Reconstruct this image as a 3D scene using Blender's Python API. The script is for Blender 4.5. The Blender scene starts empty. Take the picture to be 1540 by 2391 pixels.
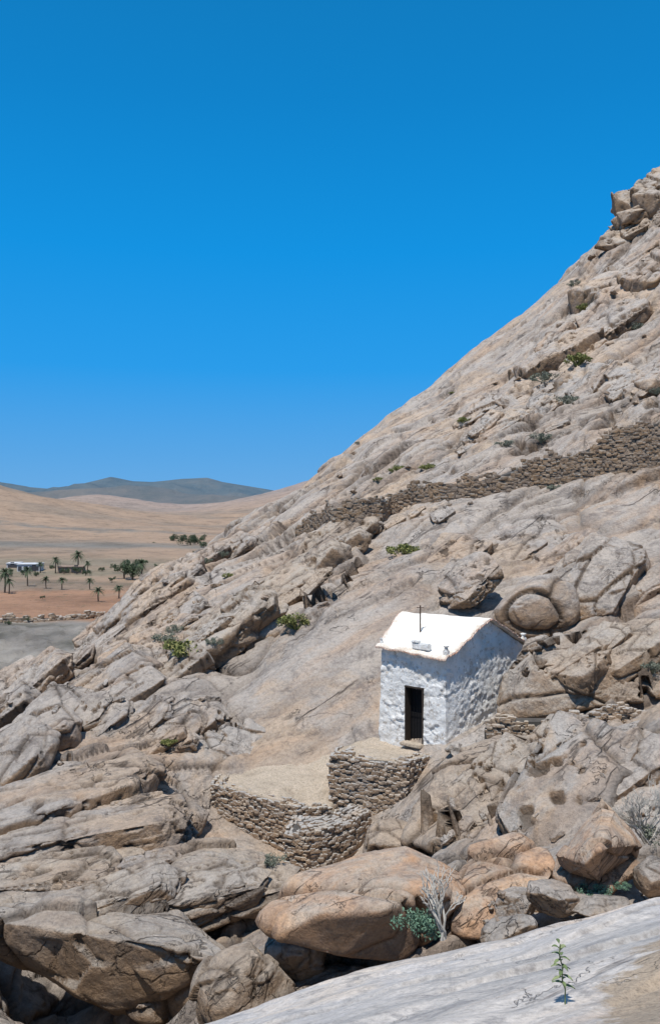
import bpy, bmesh, math, random
import numpy as np
from mathutils import Vector, Matrix
from mathutils.bvhtree import BVHTree
random.seed(7); np.random.seed(7)
F=1913.0; CX=770.0; CY=1195.5
def P(px,py,d): return Vector(((px-CX)/F*d, d, (CY-py)/F*d))
scene=bpy.context.scene; COL=scene.collection
a=np.array([.76,.30,.58]);a/=np.linalg.norm(a); c_=np.array([-.45,-.5,.74]); c_-=a*(a@c_); c_/=np.linalg.norm(c_); b_=np.cross(c_,a)
fr_s=np.stack([a,b_,c_],1); EUS=Matrix(fr_s.tolist()).to_euler()
# ---------------------------------------------------------------- noise
def h3(ix,iy,iz,seed):
    h=(ix.astype(np.uint32)*np.uint32(374761393)+iy.astype(np.uint32)*np.uint32(668265263)
       +iz.astype(np.uint32)*np.uint32(2147483647)+np.uint32((seed*144665+12345)&0xffffffff))
    h=(h^(h>>np.uint32(13)))*np.uint32(1274126177)
    h=(h^(h>>np.uint32(16)))*np.uint32(2246822519)
    return h^(h>>np.uint32(15))
def pn(p,seed=0):
    i=np.floor(p).astype(np.int64); f=p-i
    w=f*f*f*(f*(f*6-15)+10); r=0
    for dx in (0,1):
        for dy in (0,1):
            for dz in (0,1):
                h=h3(i[:,0]+dx,i[:,1]+dy,i[:,2]+dz,seed)
                gx=(h&np.uint32(1023))/511.5-1; gy=((h>>np.uint32(10))&np.uint32(1023))/511.5-1; gz=((h>>np.uint32(20))&np.uint32(1023))/511.5-1
                g=gx*(f[:,0]-dx)+gy*(f[:,1]-dy)+gz*(f[:,2]-dz)
                r=r+g*(w[:,0] if dx else 1-w[:,0])*(w[:,1] if dy else 1-w[:,1])*(w[:,2] if dz else 1-w[:,2])
    return r*1.3
def fbm(p,o=4,seed=0,g=.5):
    r=0;a=1;q=p.copy()
    for k in range(o):
        r=r+a*pn(q,seed+k*17); a*=g; q=q*2.03+7.1
    return r
def ridged(p,o=4,seed=0):
    r=0;a=1;q=p.copy()
    for k in range(o):
        r=r+a*(1-2*np.abs(pn(q,seed+k*17))); a*=.5; q=q*2.03+3.7
    return r-1
def voro(p,seed=0):
    i=np.floor(p).astype(np.int64); f=p-i
    F1=np.full(len(p),9.); F2=np.full(len(p),9.); ID=np.zeros(len(p)); TX=np.zeros((len(p),3))
    for dx in (-1,0,1):
        for dy in (-1,0,1):
            for dz in (-1,0,1):
                h=h3(i[:,0]+dx,i[:,1]+dy,i[:,2]+dz,seed)
                a=(h&np.uint32(1023))/1023.; b=((h>>np.uint32(10))&np.uint32(1023))/1023.; c=((h>>np.uint32(20))&np.uint32(1023))/1023.
                ox=dx+a-f[:,0]; oy=dy+b-f[:,1]; oz=dz+c-f[:,2]
                d=np.sqrt(ox*ox+oy*oy+oz*oz)
                m=d<F1
                F2=np.where(m,F1,np.minimum(F2,d)); F1=np.where(m,d,F1)
                ID=np.where(m,(a*7.3+b*3.1+c*5.7)%1.0,ID)
                TX[m,0]=ox[m];TX[m,1]=oy[m];TX[m,2]=oz[m]
    return F1,F2,ID,TX
def tilt(ID,TX): return TX[:,0]*np.cos(ID*40)+TX[:,1]*np.sin(ID*57)+TX[:,2]*np.cos(ID*91)
# ---------------------------------------------------------------- materials
class NT:
    def __init__(s,name,rough=.9):
        s.m=bpy.data.materials.new(name); s.m.use_nodes=True; s.t=s.m.node_tree; s.b=s.t.nodes['Principled BSDF']
        s.b.inputs['Roughness'].default_value=rough; s.b.inputs['Specular IOR Level'].default_value=.2
    def n(s,t,**k):
        x=s.t.nodes.new(t)
        for a,b in k.items():
            if hasattr(x,a) : setattr(x,a,b)
            else: x.inputs[a].default_value=b
        return x
    def l(s,a,b): s.t.links.new(a,b)
    def coord(s,scale=(1,1,1),rot=None):
        if not hasattr(s,'tc'): s.tc=s.n('ShaderNodeNewGeometry')
        m=s.n('ShaderNodeMapping')
        if rot is not None:
            m.vector_type='TEXTURE'; m.inputs['Rotation'].default_value=rot; m.inputs['Scale'].default_value=tuple(1/q for q in scale)
        else: m.inputs['Scale'].default_value=scale
        s.l(s.tc.outputs['Position'],m.inputs['Vector']); return m.outputs[0]
    def noise(s,sc,det=6,ro=.6,vec=None,dist=0):
        x=s.n('ShaderNodeTexNoise'); x.inputs['Scale'].default_value=sc; x.inputs['Detail'].default_value=det
        x.inputs['Roughness'].default_value=ro; x.inputs['Distortion'].default_value=dist
        s.l(vec or s.coord(),x.inputs['Vector']); return x.outputs['Fac']
    def ramp(s,fac,st):
        r=s.n('ShaderNodeValToRGB'); e=r.color_ramp.elements
        while len(e)<len(st): e.new(.5)
        for q,(p,c) in zip(e,st):
            q.position=p; q.color=(c[0],c[1],c[2],1) if not isinstance(c,(int,float)) else (c,c,c,1)
        s.l(fac,r.inputs[0]); return r.outputs[0]
    def mix(s,fac,a,b,mode='MIX'):
        x=s.n('ShaderNodeMix',data_type='RGBA',blend_type=mode)
        for v,i in ((fac,0),(a,6),(b,7)):
            if hasattr(v,'is_linked'): s.l(v,x.inputs[i])
            elif isinstance(v,(int,float)): x.inputs[i].default_value=v if i==0 else (v,v,v,1)
            else: x.inputs[i].default_value=(*v,1)
        return x.outputs[2]
    def math(s,op,a,b=0,c=0):
        x=s.n('ShaderNodeMath',operation=op)
        for v,i in ((a,0),(b,1),(c,2)):
            if hasattr(v,'is_linked'): s.l(v,x.inputs[i])
            else: x.inputs[i].default_value=v
        return x.outputs[0]
    def bump(s,h,st=.5,dist=.1):
        x=s.n('ShaderNodeBump'); x.inputs['Strength'].default_value=st; x.inputs['Distance'].default_value=dist
        s.l(h,x.inputs['Height']); s.l(x.outputs[0],s.b.inputs['Normal'])
    def col(s,c):
        if hasattr(c,'is_linked'): s.l(c,s.b.inputs['Base Color'])
        else: s.b.inputs['Base Color'].default_value=(*c,1)
def rockmat(name,c1,c2,c3,c4,sc=1.,bd=.12,cav=False,stain=.45,rot=None,under=(.31,.19,.10),crk=.75,sand=None):
    t=NT(name)
    st=t.coord((.2,1.2,1.2),rot if rot is not None else EUS)
    big=t.ramp(t.noise(.2*sc,9,.66,dist=.6),[(.42,c1),(.5,c2),(.58,c4)])
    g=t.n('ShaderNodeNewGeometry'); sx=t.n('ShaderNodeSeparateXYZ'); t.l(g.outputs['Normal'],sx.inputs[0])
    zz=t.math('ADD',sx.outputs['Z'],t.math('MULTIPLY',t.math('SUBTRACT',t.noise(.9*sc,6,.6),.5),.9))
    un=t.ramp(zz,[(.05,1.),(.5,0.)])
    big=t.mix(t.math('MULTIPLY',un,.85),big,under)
    warm=t.ramp(t.noise(.45*sc,8,.65,st,.4),[(.51,0.),(.63,1.)])
    big=t.mix(t.math('MULTIPLY',warm,.55),big,(c4[0]*1.0,c4[1]*.86,c4[2]*.74))
    streak=t.ramp(t.noise(.9*sc,10,.7,st,.3),[(.47,0.),(.62,1.)])
    c=t.mix(t.math('MULTIPLY',streak,stain),big,c3)
    blot=t.ramp(t.noise(1.5*sc,12,.75,dist=.5),[(.52,0.),(.63,1.)])
    c=t.mix(t.math('MULTIPLY',blot,.6),c,(c3[0]*.58,c3[1]*.58,c3[2]*.61))
    sp=t.ramp(t.noise(11*sc,8,.82),[(.32,.5),(.5,1.),(.68,1.35)])
    c=t.mix(.75,c,sp,'MULTIPLY')
    f1=t.math('ABSOLUTE',t.math('SUBTRACT',t.noise(.4*sc,6,.5,st,.2),.5)); f2=t.math('ABSOLUTE',t.math('SUBTRACT',t.noise(.6*sc,6,.55,None,.3),.5))
    k1=t.ramp(f1,[(.0,1.),(.010,0.)]); k2=t.ramp(f2,[(.0,1.),(.004,0.)])
    msk=t.ramp(t.noise(.35*sc,3,.5),[(.48,0.),(.56,1.)])
    k=t.math('MULTIPLY',t.math('MAXIMUM',k1,k2),msk)
    c=t.mix(t.math('MULTIPLY',k,crk),c,(c3[0]*.3,c3[1]*.27,c3[2]*.25))
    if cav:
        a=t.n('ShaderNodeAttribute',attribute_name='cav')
        c=t.mix(t.math('MULTIPLY',a.outputs['Fac'],.92),c,(c3[0]*.28,c3[1]*.24,c3[2]*.21))  # crevice shade put into the rock colour at cracks, pits and ledge feet
    if sand:
        a=t.n('ShaderNodeAttribute',attribute_name='sand')
        m_=t.ramp(t.math('ADD',a.outputs['Fac'],t.math('MULTIPLY',t.math('SUBTRACT',t.noise(2.0,12,.75),.5),2.0)),[(.40,0.),(.60,1.)])
        c=t.mix(t.math('MULTIPLY',m_,.9),c,t.mix(.85,sand,t.ramp(t.noise(22,6,.8),[(.35,.4),(.5,1.),(.65,1.25)]),'MULTIPLY'))
    t.col(c)
    h=t.math('ADD',t.noise(2.6*sc,15,.70),t.math('MULTIPLY',t.noise(1.2*sc,12,.65,st),.35))
    h=t.math('SUBTRACT',h,t.math('MULTIPLY',k,.3))
    t.bump(h,1.,bd*2.2)
    return t.m
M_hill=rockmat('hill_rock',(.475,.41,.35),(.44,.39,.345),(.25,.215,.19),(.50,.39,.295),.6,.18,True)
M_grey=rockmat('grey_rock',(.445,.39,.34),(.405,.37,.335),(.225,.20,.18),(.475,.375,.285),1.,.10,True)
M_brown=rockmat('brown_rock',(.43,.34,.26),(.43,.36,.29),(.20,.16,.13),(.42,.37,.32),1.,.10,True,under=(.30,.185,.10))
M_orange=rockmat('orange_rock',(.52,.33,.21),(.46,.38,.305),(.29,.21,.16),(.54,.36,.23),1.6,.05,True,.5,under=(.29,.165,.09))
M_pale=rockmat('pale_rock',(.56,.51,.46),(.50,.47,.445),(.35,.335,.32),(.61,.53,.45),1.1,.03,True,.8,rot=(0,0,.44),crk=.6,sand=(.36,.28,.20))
M_stone=rockmat('wall_stone',(.42,.39,.35),(.385,.365,.34),(.25,.235,.215),(.44,.38,.31),2.,.03,crk=0,stain=.3)
M_stoned=rockmat('dark_wall_stone',(.29,.265,.235),(.265,.25,.228),(.16,.145,.135),(.32,.275,.225),2.,.04,crk=0)
def simple(name,c,rough=.8,c2=None,sc=6,bs=0,bd=.02):
    t=NT(name,rough); c2=c2 or tuple(x*.7 for x in c)
    t.col(t.mix(t.ramp(t.noise(sc,8,.65),[(.35,0.),(.65,1.)]),c,c2))
    if bs: t.bump(t.noise(sc*2,10,.65),bs,bd)
    return t.m
M_core=simple('wall_core',(.09,.08,.07))
t=NT('trodden_earth',.95)
c=t.ramp(t.noise(1.1,9,.7),[(.35,(.53,.44,.345)),(.55,(.47,.39,.30)),(.7,(.34,.275,.21))])
c=t.mix(.85,c,t.ramp(t.noise(14,8,.8),[(.35,.45),(.5,1.),(.68,1.2)]),'MULTIPLY'); t.col(c); t.bump(t.noise(5,12,.72),1,.14); M_dirt=t.m
M_iron=simple('iron',(.012,.012,.014),.6)
M_wood=simple('cross_wood',(.09,.055,.04),.8)
M_tile=simple('roof_tile',(.36,.17,.105),.85,(.62,.52,.44),4)
M_door=simple('door_frame_wood',(.06,.045,.035),.8,None,10)
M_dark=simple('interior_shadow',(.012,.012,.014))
M_far_wall=simple('house_wall',(.55,.56,.58),.9,(.45,.46,.48),1)  # white dulled so the colour carries the distance haze
M_far_win=simple('house_window',(.07,.07,.08))
M_far_brown=simple('house_ochre',(.3,.22,.17),.9,None,1)
t=NT('white_plaster',.85)
c=t.mix(t.ramp(t.noise(1.6,10,.7),[(.48,0.),(.68,1.)]),(.87,.86,.83),(.68,.65,.60))
c=t.mix(t.ramp(t.noise(3.4,14,.85),[(.53,0.),(.585,.9)]),c,(.46,.395,.33)); t.col(c)
t.bump(t.noise(5.,14,.75),1.,.12); M_plaster=t.m
t=NT('roof_whitewash',.8); ea=t.n('ShaderNodeAttribute',attribute_name='edge')
m_=t.ramp(t.math('ADD',t.math('MULTIPLY',ea.outputs['Fac'],.26),t.noise(4.,12,.8)),[(.62,0.),(.78,.75)])
c=t.mix(m_,t.mix(t.ramp(t.noise(2.2,10,.75),[(.44,0.),(.66,1.)]),(.78,.745,.68),(.62,.57,.49)),(.48,.38,.29)); t.col(c); t.bump(t.noise(5,8,.65),.8,.04); M_roof=t.m
def leafmat(name,a,b,c):
    t=NT(name,.7); g=t.n('ShaderNodeNewGeometry')
    r=t.ramp(g.outputs['Random Per Island'],[(0.,a),(.5,b),(1.,c)])
    t.col(r); return t.m
M_leafy=leafmat('shrub_leaf',(.08,.10,.03),(.16,.18,.055),(.31,.28,.11))
M_leafg=leafmat('grey_shrub_leaf',(.11,.125,.09),(.20,.215,.165),(.14,.155,.125))
M_leafd=leafmat('tree_leaf',(.035,.055,.035),(.07,.10,.055),(.10,.13,.07))
M_leaft=leafmat('tobacco_leaf',(.10,.14,.06),(.15,.20,.09),(.22,.25,.13))
M_leafb=leafmat('blue_green_leaf',(.09,.17,.12),(.15,.25,.17),(.08,.13,.09))
M_twig=simple('dry_twig',(.50,.47,.42),.9,(.32,.30,.27),10)
M_trunk=simple('palm_trunk',(.16,.12,.09),.9)
# ---------------------------------------------------------------- mesh helpers
def obj(name,me,mats=(),loc=(0,0,0),parent=None,label=None,cat=None,kind=None,group=None,smooth=False):
    o=bpy.data.objects.new(name,me); COL.objects.link(o); o.location=loc
    for m in mats: me.materials.append(m)
    if smooth and me: me.polygons.foreach_set('use_smooth',[True]*len(me.polygons))
    if parent: o.parent=parent
    if label: o['label']=label
    if cat: o['category']=cat
    if kind: o['kind']=kind
    if group: o['group']=group
    return o
def mesh_from(name,V,Fc):
    me=bpy.data.meshes.new(name); me.from_pydata([tuple(v) for v in V],[],[tuple(f) for f in Fc]); me.update(); return me
def fast_mesh(name,V,q):
    me=bpy.data.meshes.new(name); k=q.shape[1]
    me.vertices.add(len(V)); me.vertices.foreach_set('co',V.astype(np.float32).ravel())
    me.loops.add(q.size); me.loops.foreach_set('vertex_index',q.ravel().astype(np.int32))
    me.polygons.add(len(q)); me.polygons.foreach_set('loop_start',(np.arange(len(q))*k).astype(np.int32))
    me.polygons.foreach_set('use_smooth',np.ones(len(q),bool)); me.update(calc_edges=True); me.validate(); return me
def grid_mesh(name,V,nr,nc):
    idx=np.arange(nr*nc).reshape(nr,nc)
    q=np.stack([idx[:-1,:-1],idx[:-1,1:],idx[1:,1:],idx[1:,:-1]],-1).reshape(-1,4)
    return fast_mesh(name,V,q)
def fattr(me,name,v):
    a=me.attributes.new(name,'FLOAT','POINT'); a.data.foreach_set('value',np.clip(v,0,1).astype(np.float32))
# ---------------------------------------------------------------- hillside
CP=[(-350,2391,13,.8),(-60,2391,15.2,.8),(150,2388,21,1),(400,2391,17.5,1),(560,2391,14.3,1),(800,2330,14,1),(1100,2240,15,1),(1540,2110,16,.9),(2100,1950,16,.8),
(-350,2100,20,1),(0,2130,22,1),(300,2095,23,1),(600,2080,24,.9),(900,2040,21,.9),(1200,1990,20,.9),(1540,1880,20,.9),(2100,1600,20,.8),
(-350,1900,27,1),(0,1870,27,1),(300,1870,28,1),(500,1965,28.3,.5),(700,2085,25.8,.5),(850,2020,25.9,.5),(1000,1890,26.5,.6),(1300,1770,26,.9),(1540,1680,26,.9),(2100,1350,27,.8),
(-350,1790,42,1),(0,1745,40,1),(150,1710,36,.9),(300,1660,36,.9),(480,1790,31.5,.6),(620,1800,31.8,.1),(750,1780,32,.05),(885,1726,32.3,.1),(1040,1750,29.6,.1),(1180,1680,32,.3),(1400,1610,30,.8),(1540,1580,30,.9),
(620,1620,36,.15),(770,1560,36.5,.08),(870,1500,37.5,.08),(690,1690,34,.05),(700,1500,39,.2),
(-350,1720,60,1),(0,1640,60,1),(130,1560,55,1),(260,1560,48,.9),(400,1500,45,1),(560,1530,42,.9),(700,1440,42,.7),(850,1420,41,.25),(980,1400,41,.4),(1200,1450,39,.6),(1450,1440,36,.8),(1540,1440,35,.8),(2100,1150,36,.8),
(250,1465,62,1),(330,1395,66,1),(450,1410,56,1),(600,1350,55,.9),(750,1300,54,.7),(900,1300,50,.3),(1100,1300,47,.2),(1300,1290,45,.25),(1500,1290,43,.3),(2100,950,45,.6),
(420,1325,80,1),(540,1250,95,1),(600,1280,76,.9),(700,1225,70,.6),(850,1200,65,.5),(1000,1150,61,.4),(1300,1120,56,.35),(1540,1090,52,.4),(1540,1190,48,.25),
(620,1200,100,.8),(720,1132,110,.3),(830,1042,115,.2),(950,940,120,.1),(1130,792,125,.1),(1280,680,128,.15),(1430,530,130,.7),(1540,405,130,.9),(1800,150,132,.8),(2200,-200,135,.8),
(800,1120,85,.8),(950,1060,80,.8),(1000,1000,95,.3),(1200,1010,68,.9),(1200,900,98,.2),(1400,930,68,1),(1350,820,92,.8),(1450,700,104,.7),(1540,800,80,.9),(1540,620,105,.8),(1540,950,60,.9),(2100,600,70,.8),
]
pts=[((a_-CX)/F,math.log(d),(CY-b)/F,r) for a_,b,d,r in CP]
for px in (-350,0,400,800,1200,1600,2150): pts.append(((px-CX)/F,math.log(8.5),-1.15,.3))
for px,v in ((-350,-.60),(0,-.72),(400,-.80),(800,-.72),(1200,-.66),(1600,-.6),(2150,-.55)): pts.append(((px-CX)/F,math.log(11.3),v-.06,.5))
for px,d,v in ((-350,80,-.34),(0,85,-.29),(200,85,-.27),(330,95,-.23),(540,130,-.16),(720,150,-.07),(950,165,.02),(1280,180,.12),(1540,190,.22),(2150,200,.4),
   (-350,140,-.3),(0,140,-.3),(330,150,-.3),(540,200,-.2),(720,240,-.15),(950,250,-.1),(1280,250,0),(1540,250,.1),(2150,260,.2)):
    pts.append(((px-CX)/F,math.log(d),v,.4))
pts=np.array(pts); KU=2.2
X=np.stack([pts[:,0]*KU,pts[:,1]],1); n=len(X)
def ker(r2): return .5*r2*np.log(r2+1e-12)
D2=((X[:,None]-X[None])**2).sum(-1)
A=np.zeros((n+3,n+3)); A[:n,:n]=ker(D2)+np.eye(n)*.0015; A[:n,n]=1; A[:n,n+1:]=X; A[n,:n]=1; A[n+1:,:n]=X.T
rhs=np.zeros(n+3); rhs[:n]=pts[:,2]; Wt=np.linalg.solve(A,rhs)
def base(U,L):
    out=np.zeros(len(U)); rr=np.zeros(len(U))
    for s in range(0,len(U),100000):
        q=np.stack([U[s:s+100000]*KU,L[s:s+100000]],1)
        d2=((q[:,None]-X[None])**2).sum(-1)
        out[s:s+100000]=ker(d2)@Wt[:n]+Wt[n]+q@Wt[n+1:]
        w=1/(d2+.0006)**1.5; rr[s:s+100000]=(w@pts[:,3])/w.sum(1)
    return out,rr
NR,NC=1000,800
us=np.linspace(-.6,.75,NC); ls=np.linspace(math.log(9),math.log(235),NR)
L,U=np.meshgrid(ls,us,indexing='ij')
v,R=base(U.ravel(),L.ravel()); Dd=np.exp(L.ravel())
P0=np.stack([U.ravel()*Dd,Dd,v*Dd],1)
G=P0.reshape(NR,NC,3); N=np.cross(np.gradient(G,axis=1),np.gradient(G,axis=0)); N/=np.linalg.norm(N,axis=-1,keepdims=True); N=N.reshape(-1,3)
N[N[:,2]<0]*=-1
def strat(p,s=1): return np.stack([p@a/3.2,p@b_,p@c_/.9],1)/s
warp=np.stack([fbm(P0/5,2,s) for s in (11,12,13)],1)
PW=P0+warp*.5
quiet=np.ones(len(P0))
for (x,y,r) in ((3.2,30.6,2.4),(6,33.5,3.4),(-1.5,29.5,3.2),(.5,28.5,2.2),(3,28.6,2.2),(4,34,3)):
    d=np.hypot(P0[:,0]-x,P0[:,1]-y); quiet=np.minimum(quiet,np.clip((d-r*.75)/1.2,0.04,1))
RR=np.clip(R+fbm(P0/7,3,55)*.3,0.03,1.15)
disp=np.zeros(len(P0)); cav=np.zeros(len(P0))
for s,amp,cw,cd,seed in ((5.5,1.3,.06,.9,1),(2.1,.46,.05,.32,2),(.85,.08,.08,.04,3)):
    F1,F2,ID,TX=voro(strat(PW,s),seed)
    e=F2-F1; ck=np.exp(-e/cw)
    til=tilt(ID,TX)*amp*.45
    k=RR if s<3 else np.clip(RR*1.1,.0,1.1)
    if s>3: k=k*np.clip((Dd-16)/25,.25,1)
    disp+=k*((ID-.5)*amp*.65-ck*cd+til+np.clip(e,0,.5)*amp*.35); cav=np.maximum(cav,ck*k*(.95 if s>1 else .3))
for sp,amp,seed in ((7.,1.4,71),(2.6,.44,73)):
    ph=P0@b_/sp+fbm(np.stack([P0@a/16,P0@b_/9,P0@c_/9],1),2,seed)*1.4*(2/sp if sp<3 else 1)
    fr_=ph-np.floor(ph); lay_=np.floor(ph)
    mod=np.clip(.42+fbm(np.stack([P0@a/9+lay_*3.3,lay_*7.7,0*ph],1),2,seed+1)*2.2,0,1)
    k=np.clip(RR*1.05+(.25 if sp>5 else .08),0,1)*mod
    if sp>5: k=k*np.clip((Dd-26)/30,.1,1)
    edge=np.clip(fr_/.07,0,1); edge=edge*edge*(3-2*edge)
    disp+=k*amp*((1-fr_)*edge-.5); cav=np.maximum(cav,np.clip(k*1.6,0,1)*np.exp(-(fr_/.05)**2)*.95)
disp+=fbm(P0/9,3,31)*.9*np.clip(Dd/45,.35,1.4)*(.25+.6*RR)
disp+=fbm(strat(PW,1.2),5,41)*.07*(.3+RR)+fbm(P0/.8,5,61)*.05*(.35+RR)
pit=fbm(PW/1.3,3,77); pm=fbm(P0/6,2,78)
pt=np.clip((pit-.28)*5,0,1)*np.clip((pm+.05)*4,0,1)*np.clip(RR*1.6-.4,0,1); disp-=pt*.7; cav=np.maximum(cav,pt*.75)
P1=P0+N*(disp*quiet)[:,None]
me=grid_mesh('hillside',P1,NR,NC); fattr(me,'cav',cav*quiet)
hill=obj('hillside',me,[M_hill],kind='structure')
# ---------------------------------------------------------------- rocks
_ico={}
def ico(s):
    if s not in _ico:
        bm=bmesh.new(); bmesh.ops.create_icosphere(bm,subdivisions=s,radius=1)
        _ico[s]=(np.array([v.co[:] for v in bm.verts]),[tuple(v.index for v in f.verts) for f in bm.faces]); bm.free()
    return _ico[s]
def detail(p,Nn,m,seed,nz,cells,pits):
    off=seed*3.7; w=p+np.stack([fbm(p/m*.8+off,2,seed+s) for s in (1,2,3)],1)*m*.10
    F1,F2,ID,TX=voro(np.stack([w[:,0]/2.2,w[:,1],w[:,2]],1)/(m*cells)+off,seed+5); ck=np.exp(-(F2-F1)/.03)
    d=((ID-.5)*.08+tilt(ID,TX)*.07-ck*.08)*m*cells
    F1b,F2b,IDb,TXb=voro(np.stack([w[:,0]/1.8,w[:,1],w[:,2]],1)/(m*cells*.38)+off,seed+6); ckb=np.exp(-(F2b-F1b)/.05)
    msk=np.clip(.25+fbm(p/m*1.2+off,2,seed+31)*2.5,0,1)
    d+=((IDb-.5)*.12+tilt(IDb,TXb)*.14-ckb*.06)*m*cells*.4*msk
    d+=fbm(p/(m*.6)+off,7,seed+9,.55)*nz*m*.24
    cv=np.maximum(ck*.85,ckb*.4*msk)
    if pits:
        f=fbm(w/(m*.22)+off,3,seed+20); pt=np.clip((f-.24)*6,0,1)*np.clip(.4+fbm(p/m*1.1+off,2,seed+40)*3,0,1); d-=pt*pits*m*.17; cv=np.maximum(cv,pt*.85)
    return p+Nn*d[:,None],cv
def rock(name,size,seed,sub=5,facets=12,nz=.12,pits=0.,cells=.6,k=40,hmin=.62):
    D,Fc=ico(sub); rs=np.random.RandomState(seed); size=np.array(size,float)
    nn=rs.normal(size=(facets,3)); nn/=np.linalg.norm(nn,axis=1,keepdims=True)
    hh=rs.uniform(hmin,.92,facets)
    dt=np.maximum(D@nn.T,1e-3); r=((dt/hh)**k).sum(1); r=(r+1.0)**(-1/k)
    p=D*r[:,None]
    p/= (p.max(0)-p.min(0)); p*=size
    p,cv=detail(p,D,size.min(),seed,nz,cells,pits)
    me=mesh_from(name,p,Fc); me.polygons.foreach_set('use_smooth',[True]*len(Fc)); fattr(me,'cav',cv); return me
def hullcore(pv,res,sm,seed,nz,cells,pits):
    bm=bmesh.new(); vs=[bm.verts.new(v) for v in pv]
    r_=bmesh.ops.convex_hull(bm,input=vs)
    bmesh.ops.delete(bm,geom=list(set(g for g in list(r_['geom_interior'])+list(r_['geom_unused']) if isinstance(g,bmesh.types.BMVert))),context='VERTS')
    for _ in range(9):
        es=[e for e in bm.edges if e.calc_length()>res]
        if not es: break
        bmesh.ops.subdivide_edges(bm,edges=es,cuts=1); bmesh.ops.triangulate(bm,faces=[f for f in bm.faces if len(f.verts)>3])
    for _ in range(sm): bmesh.ops.smooth_vert(bm,verts=bm.verts,factor=.5,use_axis_x=True,use_axis_y=True,use_axis_z=True)
    bmesh.ops.recalc_face_normals(bm,faces=bm.faces[:]); bm.normal_update(); bm.verts.index_update()
    p=np.array([v.co[:] for v in bm.verts]); Nn=np.array([v.normal[:] for v in bm.verts]); fc=np.array([[v.index for v in f.verts] for f in bm.faces]); bm.free()
    ext=p.max(0)-p.min(0); m=float(np.sort(ext)[1])*.8
    p,cv=detail(p,Nn,m,seed,nz,cells,pits)
    return p,fc,cv
def hull(name,pl,seed,label,cat,mat,res=.09,nz=.1,cells=.7,pits=0.,sm=2):
    pv=[P(*q) for q in pl]; c=sum(pv,Vector())/len(pv)
    p,fc,cv=hullcore([v-c for v in pv],res,sm,seed,nz,cells,pits)
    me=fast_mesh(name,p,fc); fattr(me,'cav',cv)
    return obj(name,me,[mat],c,label=label,cat=cat)
hull('boulder',[(618,2150,15),(655,2182,14.6),(800,2225,14.4),(930,2240,14.5),(1005,2195,14.8),(1070,2110,15.2),(1090,2045,16.8),(945,1985,17.2),(855,2002,17),(690,2075,16.0),(770,2130,14.2),(900,2120,14.1),(1010,2080,14.8),(700,2140,17.5),(1000,2150,18)],31,'long low orange-tan boulder overhanging a dark hollow','boulder',M_orange,.06,.05,1.3,sm=0)
hull('boulder',[(1050,2080,15.8),(1100,1980,17.2),(1200,1950,17.6),(1275,1980,17),(1298,2035,16.2),(1230,2125,15.4),(1130,2190,15),(1045,2185,15.1),(1060,2090,15.4),(1100,2150,18),(1250,2060,18.5)],32,'broad reddish-brown block beside the long orange boulder','boulder',M_orange,.06,.06,1.1,sm=1)
hull('boulder',[(1402,1860,16.2),(1440,1884,15.9),(1506,1972,15.6),(1490,2020,15.6),(1412,2088,15.0),(1366,2018,14.5),(1292,1996,15.4),(1304,2060,15.6),(1440,2030,17.4),(1350,2030,17.4),(1398,1985,14.4)],3,'sharp wedge-shaped orange boulder with a pointed top','boulder',M_orange,.05,.03,1.6,sm=0)
hull('rock_outcrop',[(-80,2085,20.2),(200,2080,20.2),(420,2105,20),(-80,2140,18.8),(100,2165,18.2),(300,2195,17.6),(480,2235,17.2),(555,2250,17.4),(-80,2185,19.6),(120,2255,18.8),(270,2370,18.0),(430,2410,17.8),(520,2340,18.0),(300,2391,21),(560,2280,20)],4,'massive brown ledge with a shadowed underside above a gully','rock',M_brown,.08,.10,.7,sm=4)
hull('rock_outcrop',[(308,2030,21.8),(350,1985,23.2),(500,1955,24.2),(640,1985,24.2),(672,2040,23.2),(650,2110,23.2),(560,2060,21.2),(430,2075,20.6),(330,2075,21.4),(470,2150,21.2),(620,2145,22.4),(500,2100,25)],5,'cracked brown rock mass stepped above a ledge','rock',M_brown,.08,.12,.6,.6,sm=4)
hull('rock_outcrop',[(-80,2035,24),(120,1995,25.5),(350,1983,26),(410,2005,25),(335,2040,22.6),(200,2062,21.8),(-80,2080,21.8),(200,2100,22.6),(-80,2110,22.6),(100,2100,25)],6,'smooth tongue of pale tan rock','rock',M_hill,.10,.08,.9,sm=6)
hull('rock_outcrop',[(15,1890,27),(110,1850,28.8),(300,1820,30.4),(430,1855,29.7),(490,1900,28.8),(470,1950,28),(330,1920,25.6),(150,1925,25.2),(30,1920,25.4),(330,1985,26.4),(120,1985,26),(200,1960,30)],7,'wide tan rock mass with stepped ledges','rock',M_hill,.09,.12,.6,sm=5)
hull('rock_outcrop',[(1235,1840,23.6),(1300,1725,25.6),(1400,1695,26.4),(1620,1640,27),(1750,1680,25),(1680,1850,21),(1540,1890,19.6),(1330,1945,20.2),(1240,1935,21.3),(1255,1960,21),(1500,1740,28)],8,'large tilted tan slab with long fractures','rock',M_grey,.09,.09,.8,sm=3)
hull('rock_outcrop',[(975,1880,25),(1050,1770,26.6),(1190,1715,27.8),(1330,1710,27),(1280,1800,24.6),(1235,1900,22),(1180,1970,21),(1060,1995,21.5),(950,1965,23.3),(1100,1900,27)],9,'pitted brown rock mass below the chapel','rock',M_brown,.07,.18,.6,1.8,sm=5)
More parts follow.
